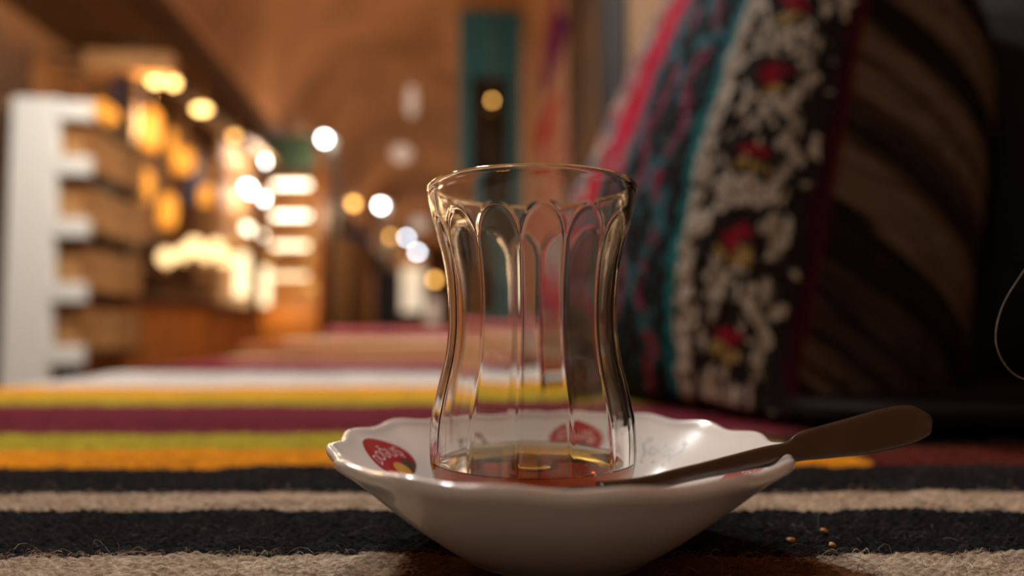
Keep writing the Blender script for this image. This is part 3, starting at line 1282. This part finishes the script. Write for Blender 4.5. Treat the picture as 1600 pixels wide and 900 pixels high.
# glowing globes on the counter
def make_globe(r, m):
    o = empty('glass_globe_lamp', (0, 0, 0), '', 'lamp')
    V, Fc = lathe([(0, -r)] + [(r * math.sin(q), -r * math.cos(q)) for q in np.linspace(.25, PI - .25, 12)] + [(0, r)], 24)
    obj('globe', [(v[0], v[1], v[2] + r + .03) for v in V], Fc, m, o)
    V, Fc = lathe([(0, 0), (r * .7, 0), (r * .6, .012), (r * .25, .02), (r * .3, .034), (0, .036)], 20)
    obj('foot', V, Fc, M['brass'], o)
    return o


M['glow_globe'] = glow('globe_lamp_glow', (1.0, .66, .30), 2.6)
GLB = [(260, 402, 4.70, .055), (286, 396, 4.85, .05), (304, 384, 5.0, .06), (322, 398, 5.1, .05), (338, 386, 5.25, .06), (352, 404, 5.4, .06)]
order = ['first', 'second', 'third', 'fourth', 'fifth', 'last']
for (x, y, Y, r), nm in zip(GLB, order):
    o = make_globe(r, M['glow_globe'])
    o.location = at(x, y, Y) - Vector((0, 0, r + .03))
    tag(o, 'glowing round lamp over the orange counter, %s of six from the near end' % nm, 'lamp', 'glowing globe lamps on the counter')
shf = box('lamp_shelf', M['walnut'], 0, .22, 0, 1.6, 0, .025)
shf.location = W(-2.12, 4.45, at(262, 424, 4.7).z - .03)
shf.rotation_euler = (0, 0, PHI)
tag(shf, 'dark shelf carrying the row of glowing globe lamps', 'shelf')

# tall column lamps
for x, y, Y, wpx, hpx, lab in ((377, 430, 6.6, 20, 70, 'tall pale column lamp by the far end of the counter'), (414, 448, 7.2, 14, 62, 'slimmer pale column lamp in front of the lit display case')):
    o = empty('column_lamp', at(x, y + hpx / 2, Y), lab, 'lamp', 'pale column lamps')
    r, h = px(wpx / 2, Y), px(hpx, Y)
    V, Fc = lathe([(r * .8, .012), (r, .03), (r, h - .03), (r * .8, h)], 24)
    obj('shade', V, Fc, M['glow_cream'], o)
    V, Fc = lathe([(0, 0), (r * 1.1, 0), (r * 1.1, .012), (0, .014)], 24)
    obj('base', V, Fc, M['brass'], o)
    V, Fc = lathe([(0, h + .012), (r * .9, h + .008), (r * .9, h - .004), (0, h - .004)], 24)
    obj('cap', V, Fc, M['brass'], o)

# navy cloths
def cloth(name, m, wd, ht, lab, cat, loc, rz, amp=.015, col=None, group=None, nx=30, nz=40, waves=3):
    V = []
    U = []
    for i in range(nx + 1):
        for j in range(nz + 1):
            u, v = i / nx, j / nz
            V.append(((u - .5) * wd, amp * math.sin(u * waves * 2 * PI + v) * (1.15 - v * .6), v * ht))
            U.append((u, v))
    cc = None
    if col is not None:
        U = np.array(U)
        cc = col(U[:, 0], U[:, 1])
    o = obj(name, V, grid_faces(nx + 1, nz + 1), m, col=cc)
    s = o.modifiers.new('thick', 'SOLIDIFY')
    s.thickness = .006
    o.location = loc
    o.rotation_euler = (0, 0, rz)
    return tag(o, lab, cat, group)


cloth('hanging_cloth', M['navy'], .25, .22, 'navy blue cloth hanging under the stall header by the warm spotlights', 'cloth', at(205, 178, 4.35), PHI, group='navy cloths of the stall')
cloth('hanging_cloth', M['navy'], .20, .20, 'navy blue cloth hanging beside the crates, under the tilted lantern', 'cloth', at(185, 268, 4.5), PHI, group='navy cloths of the stall')
cloth('hanging_cloth', M['navy'], .16, .42, 'long navy blue cloth behind the round amber lantern', 'cloth', at(298, 320, 5.5), PHI, group='navy cloths of the stall')

# ---- wall rack with three slanting tube lamps
t = empty('wall_rack', W(-2.1, 6.85, ZF), 'wall rack with three bright white tube lamps running along the passage', 'rack', rz=PHI)
box('back_board', M['oak'], -.04, -.01, -.35, .68, .6, 2.45, t)
for k, (x, y) in enumerate(((403, 249), (398, 308), (392, 366))):
    z = at(x, y, 7.0).z - ZF
    b = box('rack_shelf', M['oak'], 0, .26, -.33, .66, z + .03, z + .05, t)
    V, Fc = tube([(.16, -.12, z), (.16, .46, z)], .032, 12)
    obj('tube_lamp', V, Fc, M['glow_white'] if k < 2 else M['glow_tube'], b)

# ---- lit display case facing down the passage
YC = 8.0
cx0, cx1 = at(398, 400, YC), at(498, 400, YC)
wC = cx1.x - cx0.x
t = empty('display_case', Vector(((cx0.x + cx1.x) / 2, YC, ZF)), 'tall display case with four bright lamp-lit shelves', 'display case', rz=0)
top = at(450, 262, YC).z - ZF
box('back_panel', M['oak'], -wC / 2, wC / 2, .36, .38, .0, top, t)
box('side_panel', M['orangewood'], wC / 2 - .03, wC / 2, 0, .355, 0, top, t)
box('side_panel', M['orangewood'], -wC / 2, -wC / 2 + .03, 0, .355, 0, top, t)
box('top_panel', M['oak'], -wC / 2, wC / 2, 0, .38, top + .001, top + .04, t)
zc = at(450, 482, YC).z - ZF
box('base_cabinet', M['orangewood'], -wC / 2 + .032, wC / 2 - .032, .005, .35, 0, zc, t)
for k, (y, g2) in enumerate(((287, 'glow_tube'), (336, 'glow_tube'), (383, 'glow_tube2'), (431, 'glow_cream'))):
    if g2 == 'glow_tube2':
        M['glow_tube2'] = glow('softer_tube_glow', (1.0, .80, .52), 4.2)
    z = at(450, y, YC).z - ZF
    b = box('shelf', M['oak'], -wC / 2 + .032, wC / 2 - .032, .02, .35, z + .035, z + .05, t)
    V, Fc = tube([(-.21 + .02, .06, z), (.21 + .02, .06, z)], .028, 12)
    obj('tube_lamp', V, Fc, M[g2], b)
point_light('case_fill', Vector(((cx0.x + cx1.x) / 2, YC - .35, .45)), 12, (1.0, .66, .32), .1)  # added light in front of the case, brightens its base
# goods on the case shelves: amber bowls
M['amber_ware'] = glow('glowing_amber_ware', (1.0, .55, .14), .8)  # bowls are no lamps; lamplight on them is put in as emission
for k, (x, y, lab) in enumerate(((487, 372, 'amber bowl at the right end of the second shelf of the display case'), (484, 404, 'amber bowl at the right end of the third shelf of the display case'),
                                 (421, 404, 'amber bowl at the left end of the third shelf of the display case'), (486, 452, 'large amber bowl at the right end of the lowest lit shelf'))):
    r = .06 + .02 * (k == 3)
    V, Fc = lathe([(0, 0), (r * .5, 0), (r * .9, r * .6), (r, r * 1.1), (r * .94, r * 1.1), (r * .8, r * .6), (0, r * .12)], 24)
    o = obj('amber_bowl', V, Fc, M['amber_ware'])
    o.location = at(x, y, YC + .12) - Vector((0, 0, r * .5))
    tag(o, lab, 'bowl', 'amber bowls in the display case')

# green hanging sign over the case
sg = box('hanging_sign', M['sign'], -.36, .36, 0, .05, -.2, .2)
sg.location = at(440, 237, 7.6)
tag(sg, 'dark green signboard hanging above the lit display case', 'sign')

# ---- street lamps along the passage
def make_passage_lamp(m, r, drop):
    o = empty('passage_lamp', (0, 0, 0), '', 'lamp')
    V, Fc = lathe([(0, -r)] + [(r * math.sin(q), -r * math.cos(q)) for q in np.linspace(.3, PI - .3, 10)] + [(0, r)], 24)
    obj('bulb', V, Fc, m, o)
    V, Fc = lathe([(r * .4, r * 1.6), (r * 1.6, r * .6), (r * 1.65, r * .5), (r * .5, r * 1.45), (0, r * 1.5)], 24)
    obj('reflector', V, Fc, M['whitepaint'], o)
    box('post', M['iron'], .02, .15, .06, .16, -drop, r * 1.5, o)
    V, Fc = tube([(.07, .1, r * 1.45), (0, .03, r * 1.9), (0, 0, r * 1.5)], .012, 8)
    obj('arm', V, Fc, M['iron'], o)
    return o


PLM = [(507, 217, 9.0, 'glow_white', .05, 'brightest white lamp on an iron post, above the lit display case'),
       (595, 321, 13.7, 'glow_white', .065, 'white lamp on an iron post, second along the passage'),
       (635, 371, 18.5, 'glow_blue', .055, 'cool bluish lamp on an iron post, third along the passage'),
       (652, 394, 22.0, 'glow_blue', .075, 'cool white lamp on an iron post, farthest along the passage')]
for x, y, Y, gm, r, lab in PLM:
    p = at(x, y, Y)
    o = make_passage_lamp(M[gm], r, p.z - ZF)
    o.location = p
    tag(o, lab, 'lamp', 'passage lamps on posts')

M['glow_orange_far'] = glow('orange_pendant_glow', (1.0, .50, .11), 9.0)
def vault_z(p):
    a = p.x * math.cos(PHI) + p.y * math.sin(PHI)
    return ZS + .10 + math.sqrt(max(0, rv ** 2 - (a - ac) ** 2))


def make_pendant(m, r, cord):
    o = empty('pendant_lamp', (0, 0, 0), '', 'lamp')
    V, Fc = lathe([(0, -r)] + [(r * math.sin(q), -r * math.cos(q)) for q in np.linspace(.3, PI - .3, 10)] + [(0, r)], 20)
    obj('bulb', V, Fc, m, o)
    V, Fc = lathe([(r * .35, r * 1.5), (r * .75, r * .95), (r * .6, r * .8), (0, r * .85)], 16)
    obj('socket', V, Fc, M['brass'], o)
    V, Fc = tube([(0, 0, r * 1.4), (0, 0, r + cord)], .006, 6)
    obj('cord', V, Fc, M['iron'], o)
    return o


LT_DOOR = 5.9
PND = [(552, 318, 11.0, .058, 'orange pendant bulb left of the second white passage lamp'), (608, 370, 15.0, .07, 'orange pendant bulb left of the cool bluish lamp'),
       (632, 399, 19.0, .07, 'orange pendant bulb beside the farthest cool lamp'), (679, 437, 17.0, .075, 'orange pendant bulb low beside the rim of the tea glass'), (769, 157, 5.82, .018, 'small orange pendant bulb before the teal door')]
for x, y, Y, r, lab in PND:
    o = make_pendant(M['glow_orange_far'], r, vault_z(at(x, y, Y)) - at(x, y, Y).z - r if Y > 6 else at(765, 16, LT_DOOR).z - at(x, y, Y).z - r)
    o.location = at(x, y, Y)
    tag(o, lab, 'lamp', 'orange pendant bulbs')

# pale pendants high in the vault
M['paleglass'] = glow('pale_pink_glass', (1.0, .68, .50), .55)
for x, y, Y, r, h, lab in ((643, 158, 8.6, .07, .40, 'slender pale pink glass pendant high under the vault'), (627, 240, 9.6, .15, .22, 'round pale pink glass pendant under the vault, below the slender one'), (655, 350, 12.5, .16, .26, 'pale pink glass pendant lowest in the passage, above the lit window')):
    o = empty('glass_pendant', at(x, y, Y), lab, 'lamp', 'pale glass pendants')
    V, Fc = lathe([(0, -h / 2)] + [(r * math.sin(q) ** .7, -h / 2 * math.cos(q)) for q in np.linspace(.3, PI - .3, 12)] + [(0, h / 2)], 20)
    obj('shade', V, Fc, M['paleglass'], o)
    V, Fc = tube([(0, 0, h / 2), (0, 0, vault_z(o.location) - o.location.z)], .005, 6)
    obj('cord', V, Fc, M['iron'], o)

# ---- things along the far left side
M['carpet_tan'] = mat('tan_carpet_back', (.34, .21, .10), .95, scale=20, var=.3)
M['carpet_brown'] = mat('brown_carpet_back', (.20, .11, .05), .95, scale=20, var=.3)
M['slate'] = mat('slate_blue_cloth', (.035, .045, .065), .9, scale=10, var=.3)


def rolled(x, Y, top_y, r, m, lab):
    p = at(x, top_y, Y)
    h = p.z - ZF
    V, Fc = [], []
    prof = []
    pts = []
    for k in range(60):
        a = k / 60 * 2 * PI * 3
        pts.append((r * (.35 + .65 * k / 59) * math.cos(a), r * (.35 + .65 * k / 59) * math.sin(a)))
    V = [(x_, y_, 0) for x_, y_ in pts] + [(x_, y_, h) for x_, y_ in pts]
    Fc = [(i, i + 1, 60 + i + 1, 60 + i) for i in range(59)]
    o = obj('rolled_carpet', V, Fc, m)
    s = o.modifiers.new('thick', 'SOLIDIFY')
    s.thickness = r * .16
    o.location = (p.x, p.y, ZF)
    tag(o, lab, 'carpet', 'rolled carpets standing in the passage')


rolled(535, 9.0, 372, .13, M['carpet_tan'], 'standing rolled tan carpet next to the lit display case')
rolled(562, 9.4, 380, .14, M['carpet_brown'], 'standing rolled brown carpet between the tan roll and the slate cloth')
rolled(515, 9.3, 395, .10, M['carpet_brown'], 'standing rolled brown carpet behind the post of the brightest lamp')
cloth('hanging_cloth', M['slate'], .34, .85, 'dark slate blue cloth hanging beside the rolled carpets', 'cloth', at(603, 512, 10.0), PHI, group='dark cloths of the passage')
cloth('hanging_cloth', M['navy'], .45, .28, 'short blue cloth hanging above the rolled carpets', 'cloth', at(550, 392, 9.8), PHI, group='dark cloths of the passage')

# a lit shop window far down the passage
for x, y, Y, wp, hp, gm, lab in ((644, 452, 15.0, 34, 70, 'glow_window', 'lit shop window far down the passage left of the tea glass'), (668, 486, 15.5, 34, 40, 'paleglass', 'dimmer pale shop window beside the lit one')):
    p = at(x, y, Y)
    wd, h = px(wp, Y), px(hp, Y)
    o = empty('shop_window', p, lab, 'window', 'shop windows down the passage')
    box('glowing_pane', M[gm], -wd / 2, wd / 2, .02, .04, -h / 2, h / 2, o, 0)
    for nm, a in (('frame_rail', (-wd / 2 - .04, wd / 2 + .04, 0, .06, h / 2, h / 2 + .05)), ('frame_rail', (-wd / 2 - .04, wd / 2 + .04, 0, .06, -h / 2 - .05, -h / 2)),
                  ('frame_stile', (-wd / 2 - .04, -wd / 2, 0, .06, -h / 2, h / 2)), ('frame_stile', (wd / 2, wd / 2 + .04, 0, .06, -h / 2, h / 2))):
        box(nm, M['walnut'], *a, o)
    box('pier', M['carpet_brown'], -wd / 2 - .04, wd / 2 + .04, .062, .35, ZF - p.z, h / 2 + .3, o)

# ---- teal shop door projecting on the right
LT = 5.9
z1 = at(765, 16, LT).z
t = empty('teal_door', W(.36, LT, ZF), 'teal painted wooden shop door with a tall dark pane, in the middle distance', 'door', rz=PHI)
H = z1 - ZF
BZ = .47
pb, pt = .60, at(765, 118, LT).z - ZF
box('stile', M['teal'], -.275, -.165, 0, .07, 0, H, t)
box('stile', M['teal'], .165, .275, 0, .07, 0, H, t)
box('top_rail', M['teal'], -.164, .164, 0, .07, pt, H, t)
box('bottom_rail', M['teal'], -.164, .164, 0, .07, 0, pb, t)
box('raised_panel', M['teal'], -.12, .12, -.012, -.001, pt + .12, H - .12, t)
box('pane', M['darkpane'], -.163, .163, .03, .04, pb, pt, t, 0)
box('door_lintel', M['oak'], -.30, .42, -.14, .12, H + .001, H + .12, t)

# ---- rugs hung along the right wall
def rugcol(kind):
    def f(u, v):
        c = np.zeros((len(u), 3))
        n = vnoise(u * 9 + 3, v * 16, 80 + kind)
        n2 = vnoise(u * 5, v * 9 + 7, 90 + kind)
        if kind == 0:
            c[:] = (.42, .25, .17)
            c[n > .66] = (.36, .05, .06)
            d = (np.abs(u - .72) < .24 + .06 * np.sin(v * 40)) & (v > .76) & (v < .94)
            c[d] = (.13, .02, .10)
            c[d & (n > .6)] = (.07, .03, .12)
            c[(v > .94) & (np.abs(u - .7) < .2)] = (.34, .10, .04)
            r = (((u - .55) / .35) ** 2 + ((v - .66) / .05) ** 2 < 1)
            c[r] = (.38, .04, .05)
        elif kind == 1:
            c[:] = (.095, .055, .03)
            c[n > .6] = (.065, .04, .025)
            c[u < .12] = (.06, .03, .035)
        elif kind == 2:
            c[:] = (.035, .036, .039)
            c[np.abs((u * 3) % 1 - .5) < .09] = (.016, .015, .016)
            c[n2 > .68] = (.055, .05, .047)
        else:
            c[:] = (.19, .125, .075)
            c[n > .7] = (.15, .09, .05)
        return c
    return f


M['wallrug'] = vcol_mat('hung_rug_pile', .95, .3, 200, .05)
RG = [(3.98, 5.80, 0, 'cream and pink rug with purple motifs on the right wall, next to the teal door'),
      (3.10, 3.92, 1, 'dark brown rug hanging on the right wall, between the cream rug and the grey one'),
      (2.62, 3.05, 2, 'charcoal grey striped rug hanging on the right wall, between brown and tan rugs'),
      (1.95, 2.58, 3, 'tan rug hanging on the right wall, close behind the top of the cushion')]
for l0, l1, k, lab in RG:
    o = cloth('hung_rug', M['wallrug'], l1 - l0, 2.3, lab, 'rug', W(AR - .035, (l0 + l1) / 2, .012), PHI - PI / 2, .010, rugcol(k), 'rugs hung on the right wall', 60, 110, 2)

# ---- folded rugs farther along the bench
def folded(name, l0, l1, a0, a1, z0, z1, fcol, lab, layers):
    t = empty(name, W((a0 + a1) / 2, (l0 + l1) / 2, z0), lab, 'rug', 'folded rugs on the bench', PHI)
    hh = (z1 - z0) / layers
    for k in range(layers):
        n, mm = 40, 60
        V, U = [], []
        wx, wy = (a1 - a0) / 2 - .01 * k, (l1 - l0) / 2 - .015 * (k % 2)
        for i in range(n + 1):
            for j in range(mm + 1):
                u, v = i / n * 2 - 1, j / mm * 2 - 1
                e = max(0, max(abs(u) * wx - (wx - hh * .6), abs(v) * wy - (wy - hh * .6))) / (hh * .6)
                V.append((u * wx, v * wy, hh * (k + 1) - hh * .8 * (1 - math.sqrt(max(0, 1 - e * e))) + .002 * math.sin(u * 5 + v * 7)))
                U.append((u, v))
        nv_ = len(V)
        V += [(x, y, hh * k + .0005) for x, y, z in V]
        gf = grid_faces(n + 1, mm + 1)
        Fc = [tuple(f) for f in gf] + [tuple(i + nv_ for i in f[::-1]) for f in gf]
        bd = [i * (mm + 1) for i in range(n + 1)] + [n * (mm + 1) + j for j in range(1, mm + 1)] + [i * (mm + 1) + mm for i in range(n - 1, -1, -1)] + [j for j in range(mm - 1, 0, -1)]
        Fc += [(a, b_, b_ + nv_, a + nv_) for a, b_ in zip(bd, bd[1:] + bd[:1])]
        U = np.array(U + U)
        obj('fold', V, Fc, M['wallrug'], t, col=fcol(U[:, 0], U[:, 1]))
    return t


def fc1(u, v):
    c = np.zeros((len(u), 3)); c[:] = (.40, .31, .18)
    for lo, hi, q in ((-1.1, -.9, (.34, .10, .03)), (-.6, -.42, (.22, .03, .04)), (-.1, .05, (.45, .40, .33)), (.3, .5, (.20, .22, .05)), (.7, .85, (.30, .05, .05))):
        c[(v > lo) & (v < hi)] = q
    return c


def fc2(u, v):
    c = np.zeros((len(u), 3)); c[:] = (.45, .31, .25)
    for lo, hi, q in ((-1.1, -.92, (.36, .08, .09)), (-.7, -.5, (.40, .07, .10)), (-.2, .1, (.45, .38, .30)), (.3, .6, (.36, .08, .10))):
        c[(v > lo) & (v < hi)] = q
    return c


folded('folded_rug', 1.62, 2.62, -.49, .42, .0005, .026, fc1, 'beige and maroon striped rug folded flat on the bench, behind the tea glass', 1)
folded('folded_rug', 2.75, 4.9, -.50, .50, .0005, .062, fc2, 'stack of pinkish red folded rugs at the far end of the bench', 2)

# crumbs on the near kilim
M['crumb'] = mat('amber_crumb', (.50, .24, .05), .6)
for k, (x, y, s, lab) in enumerate(((1288, 831, .0011, 'small golden crumb on the near black stripe right of the saucer'), (1236, 846, .0012, 'rusty crumb at the lower edge of the black stripe, below the saucer tip'), (1300, 853, .0010, 'rusty crumb at the border of the near black and beige stripes'))):
    bm = bmesh.new()
    bmesh.ops.create_icosphere(bm, subdivisions=2, radius=s)
    for v in bm.verts:
        v.co *= 1 + .5 * (noise.noise(v.co * 900 + Vector((k, 0, 0))))
        v.co.z *= .6
    o = bm_obj('crumb', bm, M['crumb'], None, True)
    p = ground(x, y)
    o.location = (p.x, p.y, s * .35)
    tag(o, lab, 'crumb', 'crumbs on the kilim')
